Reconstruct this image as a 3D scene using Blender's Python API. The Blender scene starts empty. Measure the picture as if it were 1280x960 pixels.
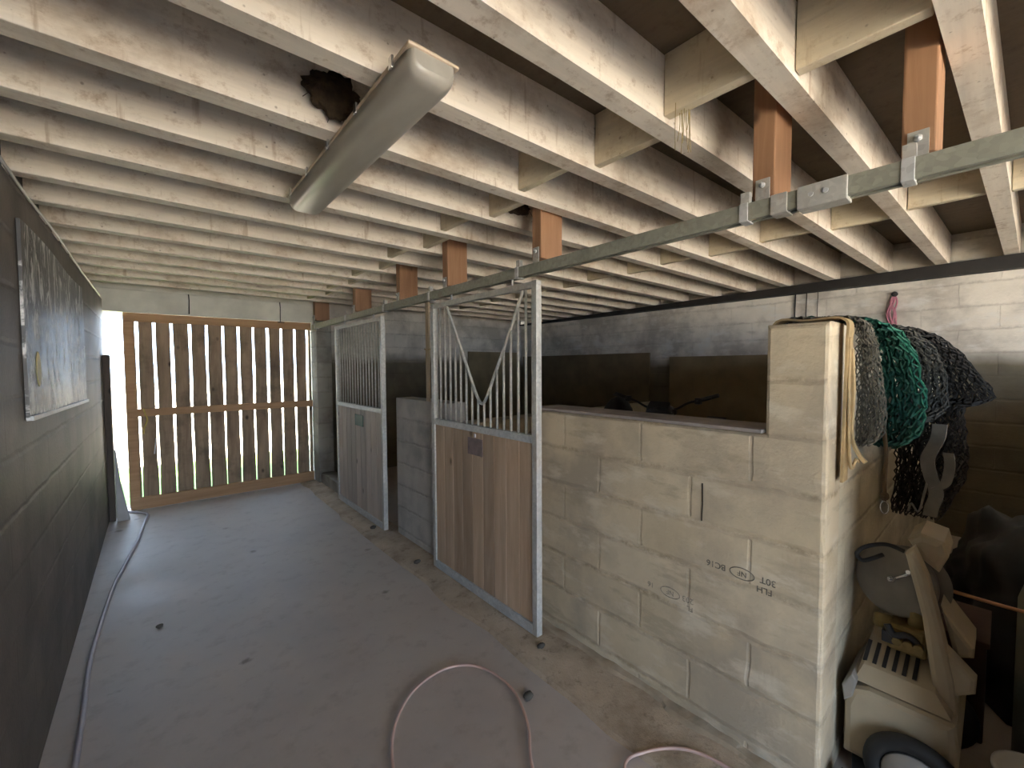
import bpy, bmesh, math, random
from mathutils import Vector, Matrix, noise
random.seed(7)
sc = bpy.context.scene
C = sc.collection
PI = math.pi

# ------------------------------------------------------------------ materials
def mat(name):
    m = bpy.data.materials.new(name); m.use_nodes = True
    nt = m.node_tree; b = nt.nodes['Principled BSDF']
    return m, nt, b
def N(nt, t, **k):
    n = nt.nodes.new(t)
    for a, v in k.items():
        if a.startswith('i_'):
            n.inputs[a[2:].replace('_', ' ')].default_value = v
        else: setattr(n, a, v)
    return n
def rgb(c): return (c[0], c[1], c[2], 1)
def ramp(nt, fac, stops, interp='LINEAR'):
    r = nt.nodes.new('ShaderNodeValToRGB'); r.color_ramp.interpolation = interp
    e = r.color_ramp.elements
    while len(e) < len(stops): e.new(.5)
    for k, (p, c) in enumerate(stops):
        e[k].position = p; e[k].color = rgb(c) if len(c) == 3 else c
    nt.links.new(fac, r.inputs[0]); return r.outputs[0]
def mix(nt, fac, a, b, mode='MIX'):
    n = nt.nodes.new('ShaderNodeMix'); n.data_type = 'RGBA'; n.blend_type = mode
    for s, v in ((0, fac), (6, a), (7, b)):
        if hasattr(v, 'node'): nt.links.new(v, n.inputs[s])
        else: n.inputs[s].default_value = v if s == 0 else rgb(v)
    return n.outputs[2]
def coord(nt, scale=(1, 1, 1), rot=(0, 0, 0), loc=(0, 0, 0)):
    t = nt.nodes.new('ShaderNodeTexCoord'); m = nt.nodes.new('ShaderNodeMapping')
    m.inputs['Scale'].default_value = scale; m.inputs['Rotation'].default_value = rot; m.inputs['Location'].default_value = loc
    nt.links.new(t.outputs['Object'], m.inputs['Vector']); return m.outputs[0]
def noi(nt, vec, scale, detail=5, rough=.55, dist=0):
    n = nt.nodes.new('ShaderNodeTexNoise'); n.inputs['Scale'].default_value = scale
    n.inputs['Detail'].default_value = detail; n.inputs['Roughness'].default_value = rough; n.inputs['Distortion'].default_value = dist
    nt.links.new(vec, n.inputs['Vector']); return n.outputs['Fac']
def bump(nt, b, h, strength=.3, dist=.01):
    n = nt.nodes.new('ShaderNodeBump'); n.inputs['Strength'].default_value = strength; n.inputs['Distance'].default_value = dist
    nt.links.new(h, n.inputs['Height']); nt.links.new(n.outputs[0], b.inputs['Normal'])
def math_n(nt, op, a, b=0.0, c=None):
    n = nt.nodes.new('ShaderNodeMath'); n.operation = op
    for i, v in enumerate((a, b) if c is None else (a, b, c)):
        if hasattr(v, 'node'): nt.links.new(v, n.inputs[i])
        else: n.inputs[i].default_value = v
    return n.outputs[0]

def simple(name, c, rough=.6, metal=0, var=.25, scale=8, bmp=.15):
    m, nt, b = mat(name); v = coord(nt)
    f = noi(nt, v, scale)
    col = ramp(nt, f, [(.3, tuple(x * (1 - var) for x in c)), (.7, tuple(min(1, x * (1 + var)) for x in c))])
    nt.links.new(col, b.inputs['Base Color']); b.inputs['Roughness'].default_value = rough; b.inputs['Metallic'].default_value = metal
    if bmp: bump(nt, b, noi(nt, v, scale * 6), bmp, .004)
    return m

def wood(name, dark, light, axis='z', rough=.7, knots=True, dirt=None, island=.35, stretch=14):
    """long-grained timber; each loose plank gets a shade of its own"""
    m, nt, b = mat(name)
    s = {'x': (1, stretch, stretch), 'y': (stretch, 1, stretch), 'z': (stretch, stretch, 1)}[axis]
    v = coord(nt, s)
    g = nt.nodes.new('ShaderNodeNewGeometry')
    add = nt.nodes.new('ShaderNodeVectorMath'); add.operation = 'ADD'
    cmb = nt.nodes.new('ShaderNodeCombineXYZ')
    rr = math_n(nt, 'MULTIPLY', g.outputs['Random Per Island'], 37.0)
    for i in range(3): nt.links.new(rr, cmb.inputs[i])
    nt.links.new(v, add.inputs[0]); nt.links.new(cmb.outputs[0], add.inputs[1]); v2 = add.outputs[0]
    f = noi(nt, v2, 1.6, 6, .6, .6)
    col = ramp(nt, f, [(.25, dark), (.5, tuple((a + c) / 2 for a, c in zip(dark, light))), (.72, light)])
    sh = math_n(nt, 'MULTIPLY_ADD', g.outputs['Random Per Island'], island, 1 - island * .6)
    vm = nt.nodes.new('ShaderNodeVectorMath'); vm.operation = 'SCALE'
    nt.links.new(col, vm.inputs[0]); nt.links.new(sh, vm.inputs['Scale']); col = vm.outputs[0]
    if knots:
        vo = nt.nodes.new('ShaderNodeTexVoronoi'); vo.inputs['Scale'].default_value = 5.5
        o = coord(nt, (1, 1, .6) if axis == 'z' else (1, 1, 1)); nt.links.new(o, vo.inputs['Vector'])
        k = ramp(nt, vo.outputs['Distance'], [(.05, (1, 1, 1)), (.13, (0, 0, 0))])
        col = mix(nt, k, col, tuple(x * .45 for x in dark))
    if dirt:
        d = ramp(nt, noi(nt, coord(nt), 2.2, 6, .65), [(.5, (0, 0, 0)), (.75, (1, 1, 1))])
        col = mix(nt, d, col, dirt)
    nt.links.new(col, b.inputs['Base Color']); b.inputs['Roughness'].default_value = rough
    bump(nt, b, f, .25, .004)
    return m

def whitewash(name, base, stain, speck, axis='x'):
    """limewashed sawn timber with brown stains, fly specks and cobweb dirt"""
    m, nt, b = mat(name)
    s = (.6, 9, 9) if axis == 'x' else (9, .6, 9)
    v = coord(nt, s); o = coord(nt)
    g = noi(nt, v, 3, 6, .65, .4)
    col = ramp(nt, g, [(.25, tuple(x * .8 for x in base)), (.7, base)])
    st = ramp(nt, noi(nt, coord(nt, (1, 1, 1.4)), 2.3, 7, .7), [(.50, (0, 0, 0)), (.72, (.7,) * 3)])
    col = mix(nt, st, col, stain)
    fine = ramp(nt, noi(nt, coord(nt, (1, 1, 1.2), loc=(1, 4, 2)), 13, 7, .75), [(.54, (0, 0, 0)), (.68, (.55,) * 3)])
    col = mix(nt, fine, col, stain)
    drip = ramp(nt, noi(nt, coord(nt, (22, 22, 2.2)), 1.0, 4, .6), [(.62, (0, 0, 0)), (.72, (.55,) * 3)])
    col = mix(nt, drip, col, stain)
    vo = nt.nodes.new('ShaderNodeTexVoronoi'); vo.inputs['Scale'].default_value = 21
    nt.links.new(o, vo.inputs['Vector'])
    sp = ramp(nt, math_n(nt, 'ADD', vo.outputs['Distance'], math_n(nt, 'MULTIPLY', noi(nt, coord(nt, (1, 1, .35)), 9), .5)), [(.25, (.55,) * 3), (.33, (0, 0, 0))])
    col = mix(nt, sp, col, speck)
    nt.links.new(col, b.inputs['Base Color']); b.inputs['Roughness'].default_value = .75
    bump(nt, b, g, .3, .006)
    return m

def blockwall(name, plane, c1, c2, mortar, bw=.5, rh=.21, off=(0, 0), msize=.008, stain=None, brown_shadow_band=None, rough=.85, bstr=.6, patch=None, mort_mix=.8, vj=.45):
    """concrete blockwork; plane gives the two object axes (width, height)"""
    m, nt, b = mat(name)
    t = nt.nodes.new('ShaderNodeTexCoord'); sp = nt.nodes.new('ShaderNodeSeparateXYZ'); nt.links.new(t.outputs['Object'], sp.inputs[0])
    cb = nt.nodes.new('ShaderNodeCombineXYZ')
    o = coord(nt)
    wob = math_n(nt, 'MULTIPLY', math_n(nt, 'SUBTRACT', noi(nt, o, 7, 5), .5), .03)
    wob2 = math_n(nt, 'MULTIPLY', math_n(nt, 'SUBTRACT', noi(nt, coord(nt, loc=(3, 5, 7)), 9, 5), .5), .028)
    ww = math_n(nt, 'SUBTRACT', sp.outputs[1], sp.outputs[0])
    nt.links.new(math_n(nt, 'ADD', math_n(nt, 'ADD', ww, off[0]), wob), cb.inputs[0])
    hh = math_n(nt, 'ADD', math_n(nt, 'ADD', sp.outputs[2], off[1]), wob2); nt.links.new(hh, cb.inputs[1])
    fr = math_n(nt, 'FRACT', math_n(nt, 'DIVIDE', hh, rh)); dj = math_n(nt, 'ABSOLUTE', math_n(nt, 'SUBTRACT', fr, .5))
    hj = nt.nodes.new('ShaderNodeMapRange'); hj.inputs[1].default_value = .5 - 2.0 * msize / rh; hj.inputs[2].default_value = .5 - .3 * msize / rh; nt.links.new(dj, hj.inputs[0]); hj = hj.outputs[0]
    br = nt.nodes.new('ShaderNodeTexBrick'); nt.links.new(cb.outputs[0], br.inputs['Vector'])
    br.inputs['Scale'].default_value = 1; br.inputs['Brick Width'].default_value = bw; br.inputs['Row Height'].default_value = rh
    br.inputs['Mortar Size'].default_value = msize; br.inputs['Mortar Smooth'].default_value = .6
    br.inputs['Color1'].default_value = rgb(c1); br.inputs['Color2'].default_value = rgb(c2)
    mid = tuple((a + c) / 2 for a, c in zip(c1, c2)); br.inputs['Mortar'].default_value = rgb(mid)
    rag = ramp(nt, noi(nt, o, 26, 6, .75), [(.40, (.0,) * 3), (.60, (1, 1, 1))])
    both = math_n(nt, 'MAXIMUM', hj, math_n(nt, 'MULTIPLY', br.outputs['Fac'], vj))
    mf = math_n(nt, 'MULTIPLY', both, rag)
    mf = math_n(nt, 'MULTIPLY', mf, mort_mix)
    col = mix(nt, mf, br.outputs['Color'], mortar)
    n1 = noi(nt, o, 3.2, 7, .62)
    col = mix(nt, ramp(nt, n1, [(.35, (.0,) * 3), (.7, (.6,) * 3)]), col, tuple(min(1, x * 1.25) for x in c2))
    n2 = noi(nt, coord(nt, loc=(9, 2, 4)), 2.1, 6, .6)
    if stain: col = mix(nt, ramp(nt, n2, [(.44, (0,) * 3), (.62, (.85,) * 3)]), col, stain)
    if patch:  # smeared mortar
        n3 = noi(nt, coord(nt, (1, 1, 2.2), loc=(2, 7, 1)), 4.0, 6, .6)
        col = mix(nt, ramp(nt, n3, [(.54, (0,) * 3), (.66, (.65,) * 3)]), col, patch)
        n4 = noi(nt, coord(nt, (1, 1, 3.5), loc=(6, 3, 8)), 2.6, 7, .65)
        col = mix(nt, ramp(nt, n4, [(.57, (0,) * 3), (.66, (.55,) * 3)]), col, tuple(x * .72 for x in c1))
    if brown_shadow_band:   # (height, softness, colour, amount): brown coat plus low-partition shade painted into the lower wall
        h, sf, bc, am = brown_shadow_band
        zz = math_n(nt, 'ADD', sp.outputs[2], math_n(nt, 'MULTIPLY', math_n(nt, 'SUBTRACT', noi(nt, o, 2.5, 4), .5), .12))
        mr = nt.nodes.new('ShaderNodeMapRange'); mr.inputs[1].default_value = h - sf; mr.inputs[2].default_value = h + sf
        mr.inputs[3].default_value = am; mr.inputs[4].default_value = 0; nt.links.new(zz, mr.inputs[0])
        bcol = ramp(nt, n1, [(.3, tuple(x * .7 for x in bc)), (.7, tuple(x * 1.2 for x in bc))])
        col = mix(nt, mr.outputs[0], col, bcol)
    nt.links.new(col, b.inputs['Base Color']); b.inputs['Roughness'].default_value = rough
    gr = noi(nt, o, 70, 3)
    h = math_n(nt, 'SUBTRACT', math_n(nt, 'MULTIPLY_ADD', gr, .35, n1), math_n(nt, 'MULTIPLY', both, .8))
    bump(nt, b, h, bstr, .012)
    return m

def galv(name, base=(.66, .67, .67), rust=0.0):
    m, nt, b = mat(name); o = coord(nt)
    vo = nt.nodes.new('ShaderNodeTexVoronoi'); vo.inputs['Scale'].default_value = 60; nt.links.new(o, vo.inputs['Vector'])
    sepc = nt.nodes.new('ShaderNodeSeparateColor'); nt.links.new(vo.outputs['Color'], sepc.inputs[0])
    col = ramp(nt, sepc.outputs[0], [(0, tuple(x * .8 for x in base)), (1, base)])
    d = ramp(nt, noi(nt, o, 6, 6, .6), [(.5, (0, 0, 0)), (.7, (.5,) * 3)])
    col = mix(nt, d, col, tuple(x * .6 for x in base))
    if rust:
        r = ramp(nt, noi(nt, coord(nt, (1, 1, .35), loc=(4, 1, 0)), 7, 6, .65), [(.60, (0, 0, 0)), (.72, (rust,) * 3)])
        col = mix(nt, r, col, (.36, .2, .09))
    nt.links.new(col, b.inputs['Base Color']); b.inputs['Metallic'].default_value = .25; b.inputs['Roughness'].default_value = .5
    return m

M = {}
M['joist'] = whitewash('limewashed_joist', (.88, .80, .70), (.38, .26, .16), (.15, .10, .06))
M['bridge'] = whitewash('limewashed_board', (.74, .65, .49), (.42, .31, .17), (.2, .13, .07), 'y')
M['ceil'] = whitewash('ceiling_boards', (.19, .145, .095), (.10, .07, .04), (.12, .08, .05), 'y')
M['hanger'] = wood('orange_brown_timber', (.32, .165, .085), (.47, .265, .15), 'z', .7)
M['stall'] = blockwall('stall_blockwork', 'yz', (.52, .425, .285), (.61, .51, .36), (.26, .19, .11), off=(1.653, -.075), msize=.009, stain=(.40, .335, .25), patch=(.70, .62, .48))
M['divider'] = blockwall('divider_blockwork', 'xz', (.56, .50, .37), (.64, .57, .43), (.33, .26, .17), off=(.2, -.075), stain=(.44, .38, .28), patch=(.70, .63, .48))
M['front'] = blockwall('front_blockwork', 'yz', (.46, .43, .40), (.55, .52, .48), (.27, .25, .22), off=(-.1, -.075), stain=(.32, .31, .30))
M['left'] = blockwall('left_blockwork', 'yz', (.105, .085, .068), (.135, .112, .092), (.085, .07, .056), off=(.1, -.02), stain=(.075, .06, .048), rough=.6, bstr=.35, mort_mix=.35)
M['right'] = blockwall('limewashed_blockwork', 'yz', (.62, .565, .485), (.72, .665, .58), (.42, .38, .33), off=(.1, -.03), stain=(.40, .36, .31), patch=(.72, .70, .66), brown_shadow_band=(1.66, .07, (.145, .115, .066), .93))
M['back'] = blockwall('back_blockwork', 'xz', (.58, .53, .46), (.67, .62, .54), (.36, .33, .29), off=(.1, -.03), stain=(.37, .34, .29), brown_shadow_band=(1.74, .08, (.14, .112, .065), .92))
M['pier'] = blockwall('pier_concrete', 'yz', (.34, .32, .28), (.40, .38, .33), (.26, .24, .20), stain=(.22, .2, .17))
M['lintel'] = simple('lintel_paint', (.66, .64, .56), .8, 0, .12, 5)
M['galv'] = galv('galvanised_steel'); M['galvr'] = galv('galvanised_rusty', (.62, .61, .57), .55)
M['bar'] = galv('galvanised_bar', (.68, .66, .60), .35)
M['rail'] = galv('dull_zinc_rail', (.40, .405, .335), .35)
M['door_wood'] = wood('pine_planks', (.44, .30, .19), (.64, .475, .335), 'z', .65, True, None, .5, 9)
M['door_wood_grey'] = wood('weathered_pine_planks', (.42, .355, .30), (.60, .52, .45), 'z', .65, True, None, .4, 9)
M['gate_wood'] = wood('rough_gate_boards', (.15, .10, .065), (.36, .26, .17), 'z', .85, True, (.085, .065, .045), .7, 8)
M['gate_rail'] = wood('gate_rail_timber', (.36, .20, .10), (.52, .32, .17), 'x', .8, False, None, .2)
M['dark_timber'] = wood('dark_post', (.06, .045, .035), (.12, .09, .07), 'z', .8)
M['pale_batten'] = wood('pale_batten', (.42, .33, .22), (.6, .48, .33), 'z', .7)
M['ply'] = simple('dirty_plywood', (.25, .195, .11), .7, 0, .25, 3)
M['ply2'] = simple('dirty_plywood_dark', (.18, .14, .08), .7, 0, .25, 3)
M['black_steel'] = simple('black_steel', (.025, .022, .02), .55, .2)
M['black_rubber'] = simple('black_rubber', (.018, .018, .018), .6)
M['black_plastic'] = simple('black_plastic', (.03, .03, .032), .4)
M['tarp'] = simple('black_sheeting', (.012, .011, .010), .6)
M['cream'] = simple('cream_plastic', (.44, .37, .26), .45, 0, .12, 5, .05)
M['grey_plastic'] = simple('grey_plastic', (.30, .28, .25), .5, 0, .15, 6, .05)
M['reel'] = simple('reel_grey', (.22, .20, .17), .5, 0, .2, 6, .05)
M['brass'] = simple('old_brass', (.26, .19, .075), .5, .4, .3, 20)
M['chrome'] = simple('chrome', (.75, .75, .76), .2, .9, .05, 20, 0)
M['copper'] = simple('copper_tube', (.50, .25, .13), .4, .4, .1, 20, 0)
M['tan'] = simple('tan_webbing', (.42, .30, .15), .8, 0, .25, 20)
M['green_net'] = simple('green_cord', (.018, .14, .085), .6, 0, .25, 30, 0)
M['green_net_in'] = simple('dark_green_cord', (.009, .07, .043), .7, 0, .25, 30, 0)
M['grey_net'] = simple('grey_brown_cord', (.13, .115, .085), .7, 0, .3, 30, 0)
M['dark_net'] = simple('dark_grey_cord', (.075, .072, .06), .7, 0, .3, 30, 0)
M['black_net'] = simple('black_cord', (.028, .023, .018), .7, 0, .3, 30, 0)
M['grey_strap'] = simple('grey_white_strap', (.19, .18, .16), .7, 0, .2, 14)
M['brown_cord'] = simple('brown_cord', (.12, .07, .03), .8)
M['pink'] = simple('pink_twine', (.55, .22, .27), .8)
M['hose_grey'] = simple('lilac_grey_hose', (.42, .38, .42), .4, 0, .1, 10, 0)
M['hose_pink'] = simple('pinkish_hose', (.55, .36, .30), .35, 0, .15, 10, 0)
M['nest'] = simple('mud_and_straw', (.055, .035, .018), .95, 0, .5, 40, .8)
M['straw'] = simple('straw', (.38, .29, .13), .85)
M['stone'] = simple('dark_stone', (.08, .065, .05), .9)
M['white_board'] = simple('pale_stone', (.50, .48, .46), .8, 0, .15, 6)
M['green_plate'] = simple('green_enamel', (.035, .10, .08), .6, 0, .1, 8, 0)
M['mauve_plate'] = simple('mauve_plate', (.22, .155, .15), .5, 0, .25, 18, 0)
M['white'] = simple('white_enamel', (.8, .8, .8), .4, 0, .05, 8, 0)
M['ink'] = simple('black_stamp_ink', (.17, .15, .12), .9, 0, .6, 60, 0)
M['ink_faded'] = simple('faded_stamp_ink', (.32, .28, .22), .9, 0, .45, 60, 0)
M['crack'] = simple('crack_dark', (.06, .045, .03), .95, 0, .2, 8, 0)
M['twine_yellow'] = simple('yellow_twine', (.55, .42, .12), .8)
M['jug'] = simple('grey_green_plastic', (.26, .27, .22), .5, 0, .15, 5, 0)
M['brown_box'] = simple('dark_red_brown', (.09, .045, .028), .8)
M['mortar'] = simple('mortar_fillet', (.40, .325, .235), .95, 0, .2, 9, .6)

# floor: worn screed, dust, damp stains, a dirtier strip along the stalls
m, nt, b = mat('concrete_floor'); o = coord(nt)
n1 = noi(nt, o, 1.1, 7, .6); n2 = noi(nt, o, 9, 6, .65)
col = ramp(nt, n1, [(.3, (.40, .345, .31)), (.52, (.49, .43, .385)), (.72, (.54, .48, .425))])
col = mix(nt, ramp(nt, n2, [(.53, (0,) * 3), (.74, (.45,) * 3)]), col, (.27, .215, .175))
vo = nt.nodes.new('ShaderNodeTexVoronoi'); vo.inputs['Scale'].default_value = 2.2; nt.links.new(o, vo.inputs['Vector'])
col = mix(nt, ramp(nt, math_n(nt, 'ADD', vo.outputs['Distance'], math_n(nt, 'MULTIPLY', n2, .3)), [(.17, (.75,) * 3), (.23, (0,) * 3)]), col, (.15, .12, .095))
nt.links.new(col, b.inputs['Base Color'])
rr = ramp(nt, n1, [(.3, (.42,) * 3), (.7, (.62,) * 3)]); nt.links.new(rr, b.inputs['Roughness'])
bump(nt, b, noi(nt, o, 25, 6, .7), .18, .006); M['floor'] = m
m, nt, b = mat('rough_threshold_concrete'); o = coord(nt)
n1 = noi(nt, o, 3.5, 7, .65)
col = ramp(nt, n1, [(.3, (.30, .225, .155)), (.5, (.48, .385, .285)), (.7, (.58, .475, .36))])
col = mix(nt, ramp(nt, noi(nt, o, 16, 6, .7), [(.56, (0,) * 3), (.70, (.7,) * 3)]), col, (.19, .14, .09))
nt.links.new(col, b.inputs['Base Color']); b.inputs['Roughness'].default_value = .9
bump(nt, b, noi(nt, o, 18, 7, .7), .7, .02); M['threshold'] = m
# grass and yard
m, nt, b = mat('grass'); o = coord(nt)
nt.links.new(ramp(nt, noi(nt, o, 14, 6, .7), [(.3, (.05, .14, .02)), (.7, (.22, .42, .07))]), b.inputs['Base Color']); b.inputs['Roughness'].default_value = .9; M['grass'] = m
M['yard'] = simple('pale_gravel', (.62, .55, .43), .95, 0, .15, 9)
# painted metal sheet with smeared white drips
m, nt, b = mat('smeared_metal_sheet'); o = coord(nt)
n1 = noi(nt, o, 3, 6, .6); dr = noi(nt, coord(nt, (1, 6, 1.8)), 2.2, 6, .7, 1.2)
col = ramp(nt, n1, [(.3, (.05, .05, .05)), (.7, (.11, .108, .105))])
col = mix(nt, ramp(nt, dr, [(.50, (0,) * 3), (.58, (.9,) * 3)]), col, (.74, .73, .71))
nt.links.new(col, b.inputs['Base Color']); b.inputs['Metallic'].default_value = .1
nt.links.new(ramp(nt, dr, [(.4, (.38,) * 3), (.7, (.65,) * 3)]), b.inputs['Roughness']); bump(nt, b, n1, .15, .02); M['sheet'] = m
M['ochre'] = simple('ochre_spot', (.55, .47, .22), .6)
# lamp diffuser: dusty grey translucent acrylic
m, nt, b = mat('dusty_acrylic'); o = coord(nt)
nt.links.new(ramp(nt, noi(nt, coord(nt, (2, .5, 2)), 5, 5), [(.3, (.40, .37, .32)), (.7, (.52, .49, .43))]), b.inputs['Base Color'])
b.inputs['Roughness'].default_value = .28; b.inputs['Transmission Weight'].default_value = .18; M['acrylic'] = m
M['lamp_base'] = simple('lamp_base_grp', (.58, .46, .34), .5, 0, .12, 8, .05)

# ------------------------------------------------------------------ mesh helpers
class MB:
    def __init__(s): s.bm = bmesh.new()
    def box(s, lo, hi, bev=0, mt=None):
        r = bmesh.ops.create_cube(s.bm, size=1); vs = r['verts']
        c = [(a + b_) / 2 for a, b_ in zip(lo, hi)]; d = [b_ - a for a, b_ in zip(lo, hi)]
        for v in vs: v.co = Vector((c[0] + v.co.x * d[0], c[1] + v.co.y * d[1], c[2] + v.co.z * d[2]))
        if bev:
            es = list({e for v in vs for e in v.link_edges})
            r2 = bmesh.ops.bevel(s.bm, geom=es, offset=bev, segments=2, profile=.5, affect='EDGES')
            vs = list({v for f in r2['faces'] for v in f.verts} | {v for v in vs if v.is_valid})
        if mt is not None: bmesh.ops.transform(s.bm, matrix=mt, verts=vs)
        return s
    def hexa(s, p):
        """8 points: bottom ring 0-3, top ring 4-7"""
        v = [s.bm.verts.new(q) for q in p]
        for f in ((3, 2, 1, 0), (4, 5, 6, 7), (0, 1, 5, 4), (1, 2, 6, 5), (2, 3, 7, 6), (3, 0, 4, 7)): s.bm.faces.new([v[i] for i in f])
        return s
    def prism(s, poly, axis, a, b_, bev=0):
        """polygon in the two other axes, extruded along axis from a to b"""
        def pt(u, w, t): return {'x': (t, u, w), 'y': (u, t, w), 'z': (u, w, t)}[axis]
        A = [s.bm.verts.new(pt(u, w, a)) for u, w in poly]; B = [s.bm.verts.new(pt(u, w, b_)) for u, w in poly]
        fs = [s.bm.faces.new(A), s.bm.faces.new(B[::-1])]
        n = len(poly)
        for i in range(n): fs.append(s.bm.faces.new((A[i], B[i], B[(i + 1) % n], A[(i + 1) % n])))
        bmesh.ops.recalc_face_normals(s.bm, faces=fs)
        if bev:
            es = list({e for f in fs[:2] for e in f.edges})
            bmesh.ops.bevel(s.bm, geom=es, offset=bev, segments=2, profile=.5, affect='EDGES')
        return s
    def tube(s, pts, r, n=10, closed=False):
        pts = [Vector(p) for p in pts]; rings = []
        k = len(pts); prev = None
        for i, p in enumerate(pts):
            if closed: d = pts[(i + 1) % k] - pts[i - 1]
            else: d = pts[min(i + 1, k - 1)] - pts[max(i - 1, 0)]
            d.normalize()
            if prev is None:
                u = d.orthogonal().normalized()
            else:
                u = prev - d * prev.dot(d)
                u = u.normalized() if u.length > 1e-6 else d.orthogonal().normalized()
            prev = u; w = d.cross(u)
            rr = r[i] if isinstance(r, (list, tuple)) else r
            rings.append([s.bm.verts.new(p + (u * math.cos(2 * PI * j / n) + w * math.sin(2 * PI * j / n)) * rr) for j in range(n)])
        m_ = k if closed else k - 1
        for i in range(m_):
            a, b_ = rings[i], rings[(i + 1) % k]
            for j in range(n):
                f = s.bm.faces.new((a[j], a[(j + 1) % n], b_[(j + 1) % n], b_[j])); f.smooth = True
        if not closed:
            s.bm.faces.new(rings[0][::-1]); s.bm.faces.new(rings[-1])
        return s
    def lathe(s, prof, axis_mt, n=32):
        """profile (radius, height) turned about local z, then placed with axis_mt"""
        rings = []
        for r, h in prof: rings.append([s.bm.verts.new(axis_mt @ Vector((r * math.cos(2 * PI * j / n), r * math.sin(2 * PI * j / n), h))) for j in range(n)])
        for a, b_ in zip(rings[:-1], rings[1:]):
            for j in range(n):
                f = s.bm.faces.new((a[j], a[(j + 1) % n], b_[(j + 1) % n], b_[j])); f.smooth = True
        s.bm.faces.new(rings[0][::-1]); s.bm.faces.new(rings[-1])
        return s
    def blob(s, c, rad, amp=.2, fr=4, sub=3, seed=0):
        r = bmesh.ops.create_icosphere(s.bm, subdivisions=sub, radius=1)
        for v in r['verts']:
            q = v.co.normalized(); k = 1 + amp * noise.noise(q * fr + Vector((seed, seed * 2, 0))) + amp * .5 * noise.noise(q * fr * 2.7 + Vector((seed, 3, 1)))
            v.co = Vector((c[0] + q.x * rad[0] * k, c[1] + q.y * rad[1] * k, c[2] + q.z * rad[2] * k))
        return s
    def build(s, name, m, parent=None, smooth=False):
        bmesh.ops.recalc_face_normals(s.bm, faces=s.bm.faces)
        me = bpy.data.meshes.new(name); s.bm.to_mesh(me); s.bm.free()
        if smooth:
            for p in me.polygons: p.use_smooth = True
        me.materials.append(m)
        o = bpy.data.objects.new(name, me); C.objects.link(o)
        if parent:
            o.parent = parent; o.matrix_parent_inverse = Matrix.Translation(-parent.location) if parent.type == 'EMPTY' else Matrix()
        return o
def thing(name, loc, label, cat, group=None):
    o = bpy.data.objects.new(name, None); C.objects.link(o); o.location = loc; o.empty_display_size = .1
    return tag(o, label, cat, group)
def tag(o, label, cat, group=None, kind=None):
    o['label'] = label; o['category'] = cat
    if group: o['group'] = group
    if kind: o['kind'] = kind
    return o
def struct(name, mb, m, label, cat):
    o = mb.build(name, m); o['kind'] = 'structure'; o['label'] = label; o['category'] = cat; return o
def spline(pts, n=8, closed=False):
    P = [Vector(p) for p in pts]; out = []; k = len(P)
    rng = range(k if closed else k - 1)
    for i in rng:
        if closed: p0, p1, p2, p3 = P[i - 1], P[i], P[(i + 1) % k], P[(i + 2) % k]
        else: p0, p1, p2, p3 = P[max(i - 1, 0)], P[i], P[i + 1], P[min(i + 2, k - 1)]
        for j in range(n):
            t = j / n
            out.append(.5 * ((2 * p1) + (p2 - p0) * t + (2 * p0 - 5 * p1 + 4 * p2 - p3) * t * t + (3 * p1 - p0 - 3 * p2 + p3) * t ** 3))
    if not closed: out.append(P[-1])
    return out
def rot_to(axis_vec, loc):
    q = Vector((0, 0, 1)).rotation_difference(Vector(axis_vec)); return Matrix.Translation(loc) @ q.to_matrix().to_4x4()

def zb(x, y): return 2.588 - .0091 * x - .01528 * y      # underside of the joists (the roof sags a little)
ZT = 2.815

# ------------------------------------------------------------------ setting
f = MB(); f.box((-.7, -6.8, -.12), (5.9, 6.62, 0)); struct('floor', f, M['floor'], 'grey concrete barn floor with damp stains', 'floor')
f = MB()
ys = [-.9 + .18 * i for i in range(41)]
for i in range(len(ys) - 1):
    y0, y1 = ys[i], ys[i + 1]
    e = lambda y: 1.47 + .045 * noise.noise(Vector((y * 2.3, 0, 5))) + (.03 if y > 4.5 else 0)
    f.hexa([(e(y0), y0, .0005), (1.80, y0, .0005), (1.80, y1, .0005), (e(y1), y1, .0005), (e(y0) + .02, y0, .012), (1.80, y0, .022), (1.80, y1, .022), (e(y1) + .02, y1, .012)])
struct('floor_threshold', f, M['threshold'], 'rough sandy concrete strip along the foot of the stall fronts', 'floor strip')
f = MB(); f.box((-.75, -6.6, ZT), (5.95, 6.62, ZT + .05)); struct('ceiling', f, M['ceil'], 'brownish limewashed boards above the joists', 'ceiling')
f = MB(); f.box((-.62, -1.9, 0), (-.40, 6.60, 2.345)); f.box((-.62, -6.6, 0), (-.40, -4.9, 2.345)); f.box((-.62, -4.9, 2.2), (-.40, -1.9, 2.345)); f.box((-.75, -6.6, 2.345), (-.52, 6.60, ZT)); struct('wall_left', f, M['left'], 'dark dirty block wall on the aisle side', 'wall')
f = MB(); f.box((5.65, -6.6, 0), (5.85, 6.60, 2.41)); f.box((5.74, -6.6, 2.41), (5.95, 6.60, ZT)); struct('wall_right', f, M['right'], 'limewashed block wall with a dark brown lower half with painted-in shade behind the stalls', 'wall')
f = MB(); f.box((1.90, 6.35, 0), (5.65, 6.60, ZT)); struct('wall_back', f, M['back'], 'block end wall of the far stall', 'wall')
f = MB(); f.box((1.70, 6.10, 0), (1.90, 6.60, 2.24), .01); struct('wall_gate_pier', f, M['pier'], 'narrow grey concrete pier beside the slatted gate', 'pier')
f = MB(); f.box((-.62, 6.28, 2.224), (1.90, 6.60, 2.47), .006); struct('trim_lintel', f, M['lintel'], 'pale painted concrete lintel over the slatted gate', 'lintel')
f = MB(); f.box((-.62, 6.36, 2.47), (1.90, 6.60, ZT)); struct('wall_gate', f, M['lintel'], 'strip of wall above the lintel', 'wall')
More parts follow.
